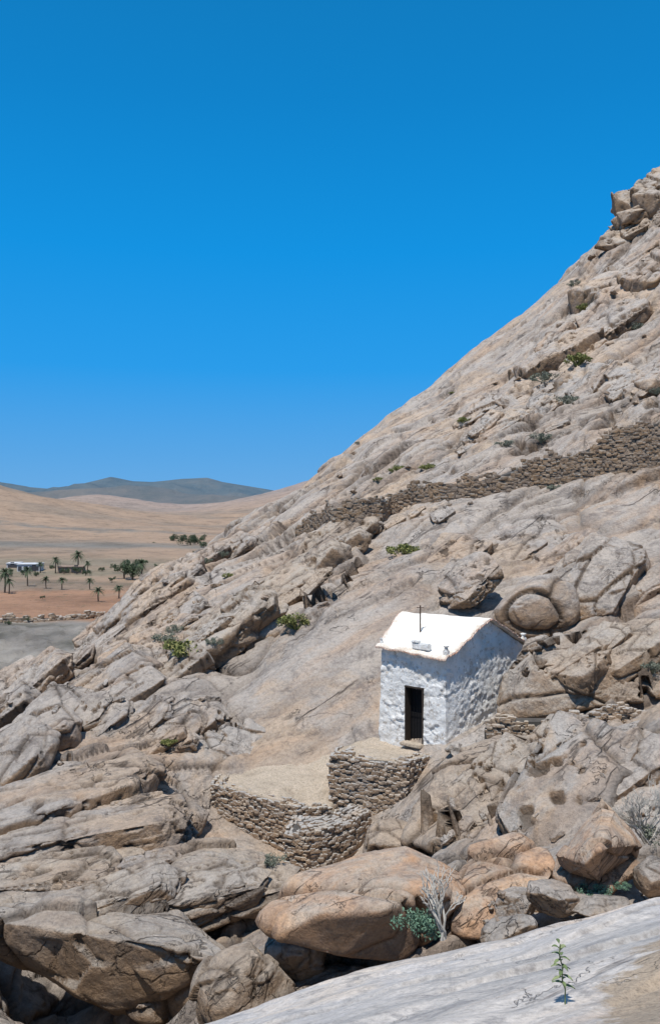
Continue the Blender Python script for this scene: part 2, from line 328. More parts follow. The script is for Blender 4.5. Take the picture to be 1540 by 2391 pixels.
hull('rock_outcrop',[(1160,1640,30.6),(1180,1560,31.0),(1225,1495,31.4),(1400,1460,32),(1600,1435,32),(1700,1560,30),(1560,1625,28.6),(1350,1655,28.8),(1200,1680,29.4),(1160,1680,29.8),(1400,1545,29.2),(1250,1550,29.8)],10,'big brown weathered rock with hollows pressed against the chapel','rock',M_brown,.07,.17,.7,1.9,sm=4)
hull('rock_outcrop',[(350,1820,31.5),(370,1770,32),(470,1690,33.5),(580,1675,34.5),(628,1715,34),(628,1770,33.2),(590,1782,32.6),(500,1800,31.9),(420,1830,31.2),(500,1780,35)],11,'pitted grey rock beside the earth terrace','rock',M_grey,.07,.18,.6,1.8,sm=4)
hull('rock_outcrop',[(80,1790,31),(150,1690,35),(330,1640,37),(440,1650,36.5),(430,1700,35),(330,1810,30.6),(200,1800,30),(100,1815,29.8),(300,1780,36)],12,'hollowed brown rock under a smooth slab','rock',M_hill,.09,.12,.7,1.2,sm=4)
hull('rock_outcrop',[(80,1750,36),(150,1620,42),(330,1500,47),(530,1435,50),(560,1470,47),(450,1600,40),(280,1680,36),(120,1775,34.5),(300,1640,46)],13,'long smooth slab running up the hillside','rock',M_hill,.12,.07,1.,sm=4)
hull('rock_outcrop',[(1165,1400,41.5),(1215,1350,43),(1330,1320,44),(1480,1330,43),(1600,1350,41),(1600,1400,38.5),(1480,1392,38.6),(1380,1372,39.4),(1260,1362,40.6),(1180,1410,41)],14,'overhanging rock rim above the rounded boulder','rock',M_hill,.10,.12,.8,sm=5)
hull('rock_outcrop',[(560,1460,45),(640,1380,50),(760,1330,52),(860,1330,50),(850,1380,46),(760,1430,43.5),(680,1470,42.5),(600,1500,43),(700,1400,50)],15,'bulging pitted slab above the bare rock face','rock',M_hill,.12,.13,.8,1.5,sm=4)
hull('rock_outcrop',[(1062,1735,29.2),(1100,1705,29.5),(1160,1665,30.4),(1200,1655,30.2),(1210,1705,28.8),(1130,1765,28.0),(1060,1772,28.4),(1150,1700,31),(1040,1752,29.0)],16,'low rough rock rising against the chapel wall','rock',M_grey,.06,.16,.6,.8,sm=3)
HER=[
('boulder','rounded grey boulder next to the pointed orange boulder',1525,2045,80,95,15,.8,10,M_grey,{}),
('boulder','small grey boulder at the edge of the bare slab',1210,2115,110,80,15,.7,-20,M_grey,{}),
('boulder','grey boulder lying among smaller stones',1290,2095,130,75,14.8,.9,15,M_grey,{}),
('boulder','flat grey boulder at the edge of the bare slab',1180,2175,140,60,14.2,.7,-15,M_grey,{}),
('boulder','broad grey stone behind the bare slab',1400,2120,150,60,14.6,.9,5,M_grey,{}),
('boulder','blocky tan boulder in the gully',570,2300,220,180,14.6,1.6,-18,M_brown,dict(sub=6)),
('boulder','dark boulder under the flat orange boulder',700,2225,150,100,15.5,1.2,0,M_grey,{}),
('boulder','dark boulder lying against the dry stone buttress',905,1975,150,110,24.5,1.6,-20,M_brown,dict(pits=.8)),
('boulder','big rounded boulder wedged behind the chapel',1265,1425,210,150,38.0,3,-10,M_hill,dict(nz=.10,cells=1.0,k=7,facets=9,sub=6,hmin=.75)),
('rock_outcrop','brown pitted knob above the chapel roof',1085,1385,130,70,40.5,2.5,-35,M_grey,dict(pits=.7)),
('rock_outcrop','dark jagged rocks below the stone wall',960,1200,150,70,61,4,-25,M_grey,dict(sub=6)),
('rock_outcrop','dark eroded crag with hollows',700,1350,230,100,53,4,-35,M_brown,dict(sub=6,pits=1.6,nz=.16)),
('rock_outcrop','dark eroded crag on the slope',560,1470,260,90,44,3.4,-30,M_brown,dict(sub=6,pits=1.4,nz=.16)),
('boulder','tan boulder on the edge of the slope',415,1385,110,55,63,2.6,-20,M_hill,{}),
('boulder','tan boulder on the skyline of the slope',300,1440,100,50,60,2.4,-15,M_hill,{}),
('boulder','rounded boulder at the foot of the slope',60,1620,120,60,52,3,-10,M_hill,{}),
('boulder','stacked tan boulder at the foot of the slope',40,1700,110,80,38,2.4,10,M_hill,{}),
]
for i,(nm,lb,cx,cy,w,h,d,dep,tl,mat,kw) in enumerate(HER):
    me=rock(nm,(w/F*d,dep,h/F*d),100+i,**kw)
    o=obj(nm,me,[mat],P(cx,cy,d),label=lb,cat='rock' if nm!='boulder' else 'boulder'); o.rotation_euler=(0,math.radians(tl),0)
bpy.context.view_layer.update(); DG=bpy.context.evaluated_depsgraph_get()
def sight(px,py):
    d=Vector(((px-CX)/F,1,(CY-py)/F)).normalized()
    h=scene.ray_cast(DG,d*11,d); return (h[1],h[2]) if h[0] else (None,None)
def blockcore(seed,res,sm):
    rs=random.Random(seed); dx,dy,dz=1.5,rs.uniform(.6,.95),rs.uniform(.28,.55); pv=[]
    for sx_ in (-1,1):
        for sy_ in (-1,1):
            for sz_ in (-1,1):
                j=lambda q:rs.uniform(1-q,1)
                pv.append(Vector((sx_*dx*j(.38),sy_*dy*j(.35),sz_*dz*j(.3))))
    for _ in range(5): pv.append(Vector((rs.uniform(-1,1)*dx,rs.choice((-1,1))*dy*rs.uniform(.7,1.05),rs.choice((-1,1))*dz*rs.uniform(.6,1.0))))
    pv.append(Vector((dx*1.15,rs.uniform(-.4,.4),rs.uniform(-.2,.2)))); pv.append(Vector((-dx*1.15,rs.uniform(-.4,.4),rs.uniform(-.2,.2))))
    return hullcore(pv,res,sm,seed,.12,.8,rs.choice((0,.5,1.)))
BKS={}
def bkmesh(i,fine,mat):
    k=(i,fine,mat.name)
    if k not in BKS:
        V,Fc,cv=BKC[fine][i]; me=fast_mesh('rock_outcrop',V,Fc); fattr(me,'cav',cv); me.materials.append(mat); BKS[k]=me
    return BKS[k]
BKC={0:[blockcore(430+i,.12,1) for i in range(10)],1:[blockcore(400+i,.06,4) for i in range(10)],2:[blockcore(460+i,.05,8) for i in range(8)]}
a2=np.array([.95,.24,.12]);a2/=np.linalg.norm(a2); c2=np.array([-.05,-.12,.98]);c2-=a2*(a2@c2);c2/=np.linalg.norm(c2); fr_l=np.stack([a2,np.cross(c2,a2),c2],1)
rs=random.Random(21)
def rotm(ax,an): return np.array(Matrix.Rotation(an,3,ax))
def forbidden(px,py): return (850<px<1190 and 1390<py<1790) or (430<px<1020 and 1740<py<2070) or (620<px<900 and 1430<py<1790)
def fb2(px,py): return (600<px<1310 and 1960<py<2260) or (1270<px<1530 and 1850<py<2100) or (1140<px<1370 and 1320<py<1530) or (1120<px<1540 and 1640<py<1725)
BANDS=[('fractured block on the lower skyline of the slope',0,1640,540,1270,28,40,70,170,fr_s,M_hill,0),
('fractured tan slab stepping up the slope',0,1760,420,1480,60,20,150,330,fr_s,M_hill,1),
('dark jagged rock in a band of broken stone',420,1560,840,1240,46,30,80,210,fr_s,M_brown,0),
('broken ledge under a long slab',60,1720,600,1690,60,8,160,300,fr_s,M_hill,1),
('angular rock above the dry stone wall',1080,1005,1560,865,40,26,60,180,fr_s,M_grey,0),
('stepped angular crag on the upper slope',1260,890,1560,620,60,26,80,240,fr_s,M_hill,0),
('jagged crag on the upper skyline',1425,560,1560,440,32,30,50,130,fr_s,M_brown,0),
('brown fractured rock beside the chapel',1300,1560,1560,1470,40,5,140,260,fr_s,M_brown,1),
('cracked rim rock behind the chapel',1380,1370,1560,1375,20,4,180,320,fr_s,M_hill,1),
('low sheet of fractured bedrock on the middle slope',900,1380,1540,1190,60,9,200,380,fr_s,M_hill,1),
('wide stepped ledge beside the terraces',0,1860,360,1950,60,9,240,440,fr_l,M_hill,2),
('massive layered brown ledge above the gully',0,2040,520,2090,50,7,260,480,fr_l,M_brown,2),
('pitted block below the chapel',970,1930,1280,1750,60,8,140,280,fr_s,M_brown,1),
('tilted slab with long fractures',1260,1880,1560,1780,40,4,260,420,fr_s,M_grey,1),
('brown bedrock ledge under the terrace wall',560,2080,960,2010,26,8,140,260,fr_l,M_brown,1),
('tumbled block behind the orange boulders',900,1960,1560,1880,40,14,70,150,fr_s,M_grey,1),
('broken rock below the long stone wall',720,1250,1080,1195,16,14,50,110,fr_s,M_grey,0)]
for lb,xa,ya,xb,yb,tk,cnt,s0,s1,frm,mat,fine in BANDS:
    for j in range(cnt):
        q=rs.random(); px=xa+(xb-xa)*q+rs.gauss(0,10); py=ya+(yb-ya)*q+rs.gauss(0,tk*.6)
        low=lb.startswith('brown bedrock'); crag=lb.startswith('jagged crag')
        if (forbidden(px,py) and not (low and py>2000)) or fb2(px,py): continue
        hit,nrm=sight(px,py)
        if hit is None or hit.y>140: continue
        Lm=s0*(s1/s0)**(rs.random()**1.6)/F*hit.y; s=Lm/2.9
        if not low and any(forbidden(px+k_*Lm*F/hit.y,py) for k_ in (-.45,-.25,.25,.45)) or fb2(px+Lm*F/hit.y*.4,py): s*=.5
        me=bkmesh(rs.randrange(8 if fine==2 else 10),fine,mat)
        flat=fine==2 or low or lb.startswith('low sheet'); jt=2.2 if crag else 1
        M_=frm@rotm('Z',rs.gauss(0,.16*jt)+(math.pi if rs.random()<.5 else 0))@rotm('Y',rs.gauss(0,.04 if flat else .11*jt))@rotm('X',rs.gauss(0,.06 if flat else .14*jt))
        o=bpy.data.objects.new('rock_outcrop',me); COL.objects.link(o)
        o.rotation_euler=Matrix(M_.tolist()).to_euler(); o.scale=(s*(rs.uniform(1.1,1.4) if fine==2 else rs.uniform(.8,1.2)),s*rs.uniform(.9,1.4),s*(rs.uniform(.7,1.0) if fine==2 else rs.uniform(.5,.8) if flat else rs.uniform(.8,1.6)))
        o.location=hit-Vector(frm[:,2])*s*.14
        o['label']=lb; o['category']='rock'; o['group']='fractured rock outcrops on the hillside'
bpy.context.view_layer.update(); DG=bpy.context.evaluated_depsgraph_get()
var=[]
for i in range(8):
    V,Fc,cv=BKC[1][i]; me=fast_mesh('boulder',V*.45*np.array([.7,1,1.2]),Fc); fattr(me,'cav',cv); me.materials.append(M_hill if i%2 else M_grey); var.append(me)
zones=[(0,500,1580,1800,8),(380,760,1330,1520,10),(200,600,1280,1480,12),(1080,1540,880,1010,12),(1330,1540,560,860,10),(760,1100,1050,1200,8),(1150,1540,1730,1900,4),(900,1100,1850,1960,5),(0,400,1900,2380,4),(1000,1540,2080,2160,22),(900,1300,1900,1960,6)]
todo=[]
for x0,x1,y0,y1,k in zones:
    for j in range(k):
        px,py=rs.uniform(x0,x1),rs.uniform(y0,y1); hit,nrm=sight(px,py)
        if hit is None or hit.length>150 or nrm.z<.2 or forbidden(px,py) or (hit.y<14.2): continue
        todo.append(hit)
for hit in todo:
        o=bpy.data.objects.new('boulder',var[rs.randrange(8)]); COL.objects.link(o)
        s=(hit.length*.014)*rs.uniform(.35,1.1); s=min(s,1.7)
        o.location=hit-Vector((0,0,.02*s)); o.scale=(s*rs.uniform(.8,1.5),s,s*rs.uniform(.7,1.2)); o.rotation_euler=(rs.uniform(-.4,.4),rs.uniform(-.7,0),rs.uniform(-3,3))
        o['label']='weathered angular tan boulder lying on the rocky hillside'; o['category']='boulder'; o['group']='boulders scattered on the hillside'
# ---------------------------------------------------------------- bare slab at the viewpoint
gx=np.linspace(-9,14,460); gy=np.linspace(-3,22,500); YY,XX=np.meshgrid(gy,gx,indexing='ij'); x=XX.ravel(); y=YY.ravel()
z=.225*x-.477*y-1.165
nx,ny=-3.6,7.7; nl=math.hypot(nx,ny); e=((x+1.92)*nx+(y-10.8)*ny)/nl-.45
p=np.stack([x,y,z],1)
e=e+fbm(p/2.5,4,5)*.45
u_=(x*.9+y*.42); w_=(-x*.42+y*.9)
z=z+fbm(p/3.5,4,8)*.16+fbm(np.stack([u_/3,w_/.7,0*x],1),4,9)*.05
ph=w_/1.7+fbm(np.stack([u_/5,w_/4,0*x],1),2,15)*1.0; fr_=ph-np.floor(ph); md=np.clip(.4+fbm(np.stack([u_/4+np.floor(ph)*3,0*x,0*x],1),2,16)*2,0,1)
z+=md*.14*((1-fr_)*np.clip(fr_/.05,0,1)-.5); cv=md*np.exp(-(fr_/.03)**2)
z-=np.where(e>-.5,(e+.5)**2*.55,0); z=np.maximum(z,-14)
sand=1.3-np.sqrt(((x-3.0-(y-7)*.5)/.7)**2+((y-6.8)/3.0)**2)
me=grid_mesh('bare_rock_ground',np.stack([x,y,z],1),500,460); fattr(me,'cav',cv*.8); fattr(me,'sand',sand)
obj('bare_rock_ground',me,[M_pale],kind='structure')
SB=BVHTree.FromPolygons([tuple(v) for v in np.stack([x,y,z],1)],[tuple(f.vertices) for f in me.polygons])
# ---------------------------------------------------------------- walls
def stone_wall(label,top,hs,st=.28,thick=.5,seed=1,mat=M_stone,ragged=.15,caps=2):
    rs=np.random.RandomState(seed); top=[Vector(t) for t in top]
    D,Fc=ico(2); Fc=np.array(Fc); VV=[];FF=[];nv=0
    seg=[(top[i+1]-top[i]) for i in range(len(top)-1)]; ln=[Vector((s.x,s.y,0)).length for s in seg]; tot=sum(ln)
    def at(s):
        for i,l_ in enumerate(ln):
            if s<=l_ or i==len(ln)-1:
                t_=min(s/l_,1); return top[i]+seg[i]*t_, hs[i]+(hs[i+1]-hs[i])*t_, Vector((seg[i].x,seg[i].y,0)).normalized()
            s-=l_
    hm=max(hs); rows=int(hm/(st*.55))+1
    for r in range(rows):
        s=rs.uniform(0,st*.5)
        while s<tot:
            w=st*rs.uniform(.55,1.7); p0,h,tg=at(min(s+w/2,tot)); hz=st*rs.uniform(.5,.85)
            dz=r*st*.55+rs.uniform(-.04,.04)
            rg=ragged*1.6*math.sin(s*1.3+seed)+ragged*math.sin(s*3.1)
            if dz<h+.3 and not (r<2 and rs.rand()<ragged*1.2):
                nb=Vector((tg.y,-tg.x,0))
                for k_ in (range(caps) if r==0 else (0,)):
                    c0=p0-Vector((0,0,dz+hz*.4-rg*(1-dz/max(h,.5))))+nb*(rs.uniform(-.045,.045)-k_*thick*.7/(caps-1))
                    if r==0: c0.z+=rs.uniform(-ragged,ragged*.4)
                    q=np.sign(D)*np.abs(D)**.42; nm_=np.array([np.sin(D@rs.normal(size=3)*2.+rs.rand()*6) for _ in range(4)]).sum(0)
                    q=q*(1+.09*nm_)[:,None]
                    an=rs.uniform(-.28,.28); qx=q[:,0]*math.cos(an)-q[:,2]*math.sin(an); qz=q[:,0]*math.sin(an)+q[:,2]*math.cos(an)
                    wx=qx*w*.54; wy=q[:,1]*st*.38; wz=qz*hz*.58
                    VV.append(np.stack([c0.x+tg.x*wx+nb.x*wy,c0.y+tg.y*wx+nb.y*wy,c0.z+wz],1)); FF.append(Fc+nv); nv+=len(D)
            s+=w
    core=[];cf=[]
    for i,t_ in enumerate(top):
        sg=seg[min(i,len(seg)-1)]; tg=Vector((sg.x,sg.y,0)).normalized(); nb=Vector((tg.y,-tg.x,0))
        f=t_+nb*(st*.16)-Vector((0,0,st*.5+ragged)); bk=t_-nb*thick-Vector((0,0,st*.5+ragged))
        core+= [f,bk,bk-Vector((0,0,hs[i]+.4)),f-Vector((0,0,hs[i]+.4))]
    for i in range(len(top)-1):
        a0=nv+i*4;b0=a0+4
        for k_ in range(4): cf.append((a0+k_,a0+(k_+1)%4,b0+(k_+1)%4,b0+k_))
    cf.append((nv,nv+1,nv+2,nv+3)); e0=nv+(len(top)-1)*4; cf.append((e0,e0+1,e0+2,e0+3))
    V=np.concatenate(VV+[np.array([c[:] for c in core])]); fl=[tuple(f) for f in np.concatenate(FF)]+cf
    me=mesh_from('dry_stone_wall',V,fl); o=obj('dry_stone_wall',me,[mat,M_core],label=label,cat='stone wall')
    mi=np.zeros(len(fl),np.int32); mi[len(fl)-len(cf):]=1; me.polygons.foreach_set('material_index',mi); return o
UPX=[690,760,830,880,960,1040,1120,1200,1270,1350,1430,1540,1660]; UPY=[1230,1214,1203,1197,1170,1156,1154,1142,1124,1112,1094,1080,1062]; UPH=[.2,.8,1.1,1.0,1.0,1.1,1.2,1.4,1.8,1.9,2.4,2.9,2.9]
xs_=np.arange(690,1661,22); ys_=np.interp(xs_,UPX,UPY); hs_l=np.interp(xs_,UPX,UPH)+.12*np.sin(xs_/37.); dd=[]
for x_,y_ in zip(xs_,ys_):
    dm=[]
    for oy in (0,-14,-28):
        h_,_n=sight(float(x_),float(y_)+oy)
        if h_ is not None: dm.append(h_.y)
    d0=70+(x_-690)*(52-70)/850.; dd.append(min([q for q in dm if abs(q-d0)<16]+[d0+3]))
dd=np.array(dd); mn=np.array([dd[max(0,i-1):i+2].min() for i in range(len(dd))]); sm_=np.array([mn[max(0,i-2):i+3].mean() for i in range(len(mn))]); sm_=np.minimum(sm_,mn+.3)-.3
stone_wall('long grey-brown dry stone retaining wall climbing the rocky slope',[P(float(x_),float(y_),float(d_))+Vector((0,0,float(h_))) for x_,y_,d_,h_ in zip(xs_,ys_,sm_,hs_l)],[float(h_)+.5 for h_ in hs_l],.28,1.6,5,M_stoned,.18)
stone_wall('rough squared stone wall holding up the chapel platform',[P(800,1742,31.0),P(772,1764,29.2),P(860,1772,28.7),P(948,1779,28.3),P(1008,1765,29.8)],[2.0,2.35,2.3,2.1,1.2],.165,.6,6,ragged=.03)
stone_wall('straight dry stone wall edging the sandy terrace',[P(515,1808,31.4),P(496,1830,29.9),P(592,1855,28.8),P(692,1884,27.9),P(770,1888,28.6)],[1.8,2.2,2.1,1.9,1.2],.155,.5,7,ragged=.03)
stone_wall('tall dry stone buttress wall stepping down below the terrace',[P(690,1905,27.8),P(668,1945,26.5),P(715,1936,26.2),P(760,1928,26.4),P(820,1915,27.0),P(860,1900,27.8)],[2.3,2.5,2.4,2.0,1.3,.8],.155,1.1,8,ragged=.04,caps=6)
stone_wall('low ruined stone wall beside the chapel',[P(1130,1690,28.2),P(1180,1672,28.0),P(1290,1672,27.7),P(1360,1670,27.5),P(1450,1660,27.6),P(1560,1650,27.8)],[.7,.8,1.0,1.0,.9,.8],.18,.5,9,ragged=.1)
# ---------------------------------------------------------------- platform tops
def top_surface(poly,depth,name,seed,mat=None):
    bm=bmesh.new(); vs=[bm.verts.new(p_) for p_ in poly]; f=bm.faces.new(vs)
    if f.normal.z<0: f.normal_flip()
    bm.normal_update(); 
    bmesh.ops.triangulate(bm,faces=bm.faces[:])
    for _ in range(6):
        bmesh.ops.subdivide_edges(bm,edges=[e_ for e_ in bm.edges if e_.calc_length()>.16],cuts=1)
        bmesh.ops.triangulate(bm,faces=bm.faces[:])
    bd=set(v for e_ in bm.edges if e_.is_boundary for v in e_.verts)
    co=np.array([v.co[:] for v in bm.verts]); nn=fbm(co/1.2,4,seed)*.14+fbm(co/.35,3,seed+3)*.04
    for v,q_ in zip(bm.verts,nn):
        v.co.z+=q_*(.5 if v in bd else 1)
    ext=bmesh.ops.extrude_edge_only(bm,edges=[e_ for e_ in bm.edges if e_.is_boundary])
    for g in ext['geom']:
        if isinstance(g,bmesh.types.BMVert): g.co.z-=depth
    bmesh.ops.recalc_face_normals(bm,faces=bm.faces[:])
    me=bpy.data.meshes.new(name); bm.to_mesh(me); bm.free()
    return obj(name,me,[mat or M_dirt],kind='structure',smooth=True)
top_surface([P(780,1762,29.4),P(860,1770,29.0),P(948,1776,28.6),P(1008,1762,30.0),P(1050,1745,29.7),P(1100,1735,30.5),P(990,1715,32.5),P(880,1718,32.8),P(802,1742,31.2)],1.6,'platform_path',3)
top_surface([P(503,1828,30.0),P(592,1852,29.0),P(692,1882,28.1),P(775,1886,28.9),P(800,1815,30.6),P(800,1745,32.4),P(720,1756,33.),P(640,1772,32.8),P(570,1790,32.4),P(520,1806,31.6)],1.5,'terrace_path',4)
top_surface([P(690,1912,27.4),P(715,1940,26.5),P(760,1932,26.7),P(820,1918,27.3),P(860,1905,28.0),P(860,1895,28.4),P(780,1905,28.5),P(700,1905,28.)],1.2,'lower_terrace_path',6,M_grey)
# ---------------------------------------------------------------- chapel
BZ=-8.85
C=Vector((4.23,30.0,0));Lc=Vector((1.90,32.0,0));Rc=Vector((8.30,34.0,0));Bc=Vector((4.55,36.8,0))
ctr=(C+Lc+Rc+Bc)/4
ch=bpy.data.objects.new('chapel',None); COL.objects.link(ch); ch.location=(ctr.x,ctr.y,BZ)
ch['label']='small whitewashed stone chapel on a rocky slope, dark door'; ch['category']='chapel'
def part(name,me,mats,label=None,smooth=False,parent=None):
    o=obj(name,me,mats,parent=parent or ch,smooth=smooth); o.location=Vector((0,0,0))
    me.transform(Matrix.Translation(-(Vector((ctr.x,ctr.y,BZ)))))
    if label: o['label']=label
    return o
EZ={'C':-5.32,'L':-5.20,'R':-5.55,'B':-5.35}
def prof(t,e0,e1,rz,tm):
    if t<=tm: q=t/tm; return e0+(rz-e0)*(q*.55+.45*(q*q*(3-2*q)))
    q=(1-t)/(1-tm); return e1+(rz-e1)*(q*.7+.3*(q*q*(3-2*q)))
wallV=[];wallF=[]
def wallpanel(A_,B_,topf,door=None):
    n_=int((B_-A_).length/.04); m_=92; o0=len(wallV)
    ss=[i/n_ for i in range(n_+1)]
    for i,s in enumerate(ss):
        b=A_.lerp(B_,s); tz=topf(s)
        for j in range(m_+1): wallV.append(Vector((b.x,b.y,BZ-.5+(tz-BZ+.5)*j/m_)))
    for i in range(n_):
        for j in range(m_):
            a_=o0+i*(m_+1)+j; q=(a_,a_+m_+1,a_+m_+2,a_+1)
            if door:
                sc=(ss[i]+ss[i+1])/2; zc=sum(wallV[k].z for k in q)/4
                if door[0]<sc<door[1] and zc<door[2]: continue
            wallF.append(q)
DT=-6.66; D0,D1=.335,.59
wallpanel(C,Lc,lambda s:EZ['C']+(EZ['L']-EZ['C'])*s-.05,(D0,D1,DT))
wallpanel(C,Rc,lambda s:prof(s,EZ['C'],EZ['R'],-4.18,.495)-.06)
wallpanel(Lc,Bc,lambda s:prof(s,EZ['L'],EZ['B'],-4.18,.45)-.06)
wallpanel(Rc,Bc,lambda s:EZ['R']-.05)
W=np.array([v[:] for v in wallV]); dv=W-np.array(ctr[:]); dv[:,2]=0; dv/=np.linalg.norm(dv,axis=1,keepdims=True)
F1,F2,ID,TX=voro((W+fbm(W/.4,3,97)[:,None]*.12)/np.array([.27,.27,.17]),95)
vm_=np.clip(.6+fbm(W/1.2,2,99)*2,0.1,1)
am=(fbm(W/.2,4,90)*.025+fbm(W/1.3,2,91)*.05+((ID-.5)*.07-np.clip(F1,0,1)**2*.06)*vm_)
W2=W+dv*am[:,None]; W2-=dv*((W[:,2]-BZ)*.03)[:,None]
me=mesh_from('wall',W2,wallF); bm=bmesh.new(); bm.from_mesh(me); bmesh.ops.remove_doubles(bm,verts=bm.verts,dist=.004); bmesh.ops.recalc_face_normals(bm,faces=bm.faces[:]); bm.to_mesh(me); bm.free()
part('wall',me,[M_plaster],smooth=True)
ns,nt=24,40
fd=(C-Lc).normalized(); od=(C-Rc).normalized()
top=[]; edg=[]
for i in range(ns+1):
    s=-.03+1.05*i/ns
    for j in range(nt+1):
        t_=-.025+1.05*j/nt
        A0=Lc.lerp(Bc,t_) ; A1=C.lerp(Rc,t_); b=A0.lerp(A1,s)
        tc=min(max(t_,0),1); z0=prof(tc,EZ['L'],EZ['B'],-4.18,.45)+(t_-tc)*(1 if t_<0 else -1)*3; z1=prof(tc,EZ['C'],EZ['R'],-4.18,.495)+(t_-tc)*(1 if t_<0 else -1)*3
        top.append(Vector((b.x,b.y,z0*(1-s)+z1*s+.04)))
        edg.append(1-min(1,min(i,ns-i,j*.8,(nt-j)*.8)/2.5))
TV=np.array([v[:] for v in top]); TV[:,2]+=fbm(TV/.6,3,44)*.06; TV[:,:2]+=np.stack([fbm(TV/.5,2,45),fbm(TV/.5,2,46)],1)*.04
Bv=TV.copy(); Bv[:,2]-=.08; V=np.concatenate([TV,Bv]); K=len(TV); fs=[]
for i in range(ns):
    for j in range(nt):
        a_=i*(nt+1)+j; q=(a_,a_+1,a_+nt+2,a_+nt+1); fs.append(q); fs.append(tuple(K+k for k in q[::-1]))
rim=[i*(nt+1) for i in range(ns+1)]; rim2=[i*(nt+1)+nt for i in range(ns+1)]; e1=list(range(nt+1)); e2=[ns*(nt+1)+j for j in range(nt+1)]
for e_ in (rim,rim2,e1,e2):
    for a_,b__ in zip(e_[:-1],e_[1:]): fs.append((a_,b__,K+b__,K+a_))
me=mesh_from('roof',V,fs); fattr(me,'edge',np.array(edg+edg)); roof=part('roof',me,[M_roof],smooth=False)
tv=[];tf=[]
def tilerow(edge,out,step=.15):
    L_=[Vector(TV[k]) for k in edge]; pts_=[L_[0]]
    for a_,b__ in zip(L_[:-1],L_[1:]):
        l_=(b__-a_).length; k=int(max(1,round(l_/step)))
        for q in range(k): pts_.append(a_.lerp(b__,(q+1)/k))
    for a_,b__ in zip(pts_[:-1],pts_[1:]):
        tg=(b__-a_).normalized(); m_=(a_+b__)/2+Vector((0,0,random.uniform(-.02,.008)))+out*random.uniform(-.02,.02); o0=len(tv); w_=(b__-a_).length*.46
        for k in range(7):
            an=math.pi*k/6; r_=.045
            off=tg*math.cos(an)*w_+Vector((0,0,math.sin(an)*r_-.05))
            tv.append(m_+off+out*.05); tv.append(m_+off-out*.03)
        for k in range(6): tf.append((o0+2*k,o0+2*k+1,o0+2*k+3,o0+2*k+2))
        tf.append(tuple(o0+2*k for k in range(7)))
tilerow(rim,od); tilerow(e2,fd); tilerow(e1,-fd); tilerow(rim2,-od)
part('tile_edging',mesh_from('tile_edging',tv,tf),[M_tile],parent=None)
def boxm(name,c,s,bev=.02,rot=0,nz=.0,sub=0,taper=1.):
    bm=bmesh.new(); bmesh.ops.create_cube(bm,size=1)
    for v in bm.verts:
        k=taper if v.co.z>0 else 1
        v.co=Vector((v.co.x*s[0]*k,v.co.y*s[1]*k,v.co.z*s[2]))
    if bev: bmesh.ops.bevel(bm,geom=bm.edges[:],offset=bev,segments=2,affect='EDGES')
    if rot: bmesh.ops.rotate(bm,verts=bm.verts,matrix=Matrix.Rotation(rot,3,'Z'))
    bmesh.ops.translate(bm,verts=bm.verts,vec=Vector(c)); me=bpy.data.meshes.new(name); bm.to_mesh(me); bm.free(); return me
def joinm(name,ms):
    bm=bmesh.new()
    for m_ in ms: bm.from_mesh(m_)
    me=bpy.data.meshes.new(name); bm.to_mesh(me); bm.free(); return me
fa=math.atan2((Lc-C).y,(Lc-C).x)
outf=Vector(((Lc-C).y,-(Lc-C).x,0)).normalized()
if outf.dot(ctr-C)>0: outf=-outf
a0=C.lerp(Lc,D0);a1=C.lerp(Lc,D1);wd=(a1-a0).length; mid=(a0+a1)/2
part('door',boxm('door',mid-outf*.40+Vector((0,0,(BZ+.1+DT)/2)),(wd+.3,.04,DT-BZ+.2),.01,fa),[M_dark])  # dark panel behind the opening, painted stand-in for the shaded interior
bars=[]
for k in range(6):
    p_=a0.lerp(a1,(k+.5)/6)-outf*.30; bars.append(boxm('x',(p_.x,p_.y,(BZ+.15+DT)/2),(.014,.014,DT-BZ-.1),0,fa))
for zz in (BZ+1.2,DT-.12): bars.append(boxm('x',(mid.x-outf.x*.30,mid.y-outf.y*.30,zz),(wd-.02,.014,.02),0,fa))
part('grille',joinm('grille',bars),[M_iron],parent=None)
fr=[]
for e_ in (a0,a1): fr.append(boxm('x',(e_.x-outf.x*.16,e_.y-outf.y*.16,(BZ+DT)/2+.02),(.05,.34,DT-BZ),.01,fa))
fr.append(boxm('x',(mid.x-outf.x*.16,mid.y-outf.y*.16,DT+.03),(wd+.08,.34,.06),.01,fa))
part('door_frame',joinm('door_frame',fr),[M_door])
part('door_step',boxm('door_step',(mid.x+outf.x*.10,mid.y+outf.y*.10,BZ+.10),(wd+.15,.4,.12),.03,fa),[M_dirt])
def roofpt(s,t_):
    i=int(round((s+.03)/1.05*ns)); j=int(round((t_+.025)/1.05*nt)); return Vector(TV[i*(nt+1)+j])
cp=roofpt(.42,.22)
cr=[boxm('x',cp+Vector((0,0,.48)),(.045,.045,1.15),.008,fa),boxm('x',cp+Vector((0,0,.96)),(.30,.03,.03),.006,fa+.6)]
part('cross',joinm('cross',cr),[M_wood])
bp=roofpt(.62,.03)
part('bell_gable',joinm('bell_gable',[boxm('x',bp+Vector((0,0,.12)),(.78,.22,.26),.04,fa),boxm('x',bp+Vector((-.05,0,.28))+(C-Lc).normalized()*-.2,(.36,.2,.1),.03,fa)]),[M_plaster])
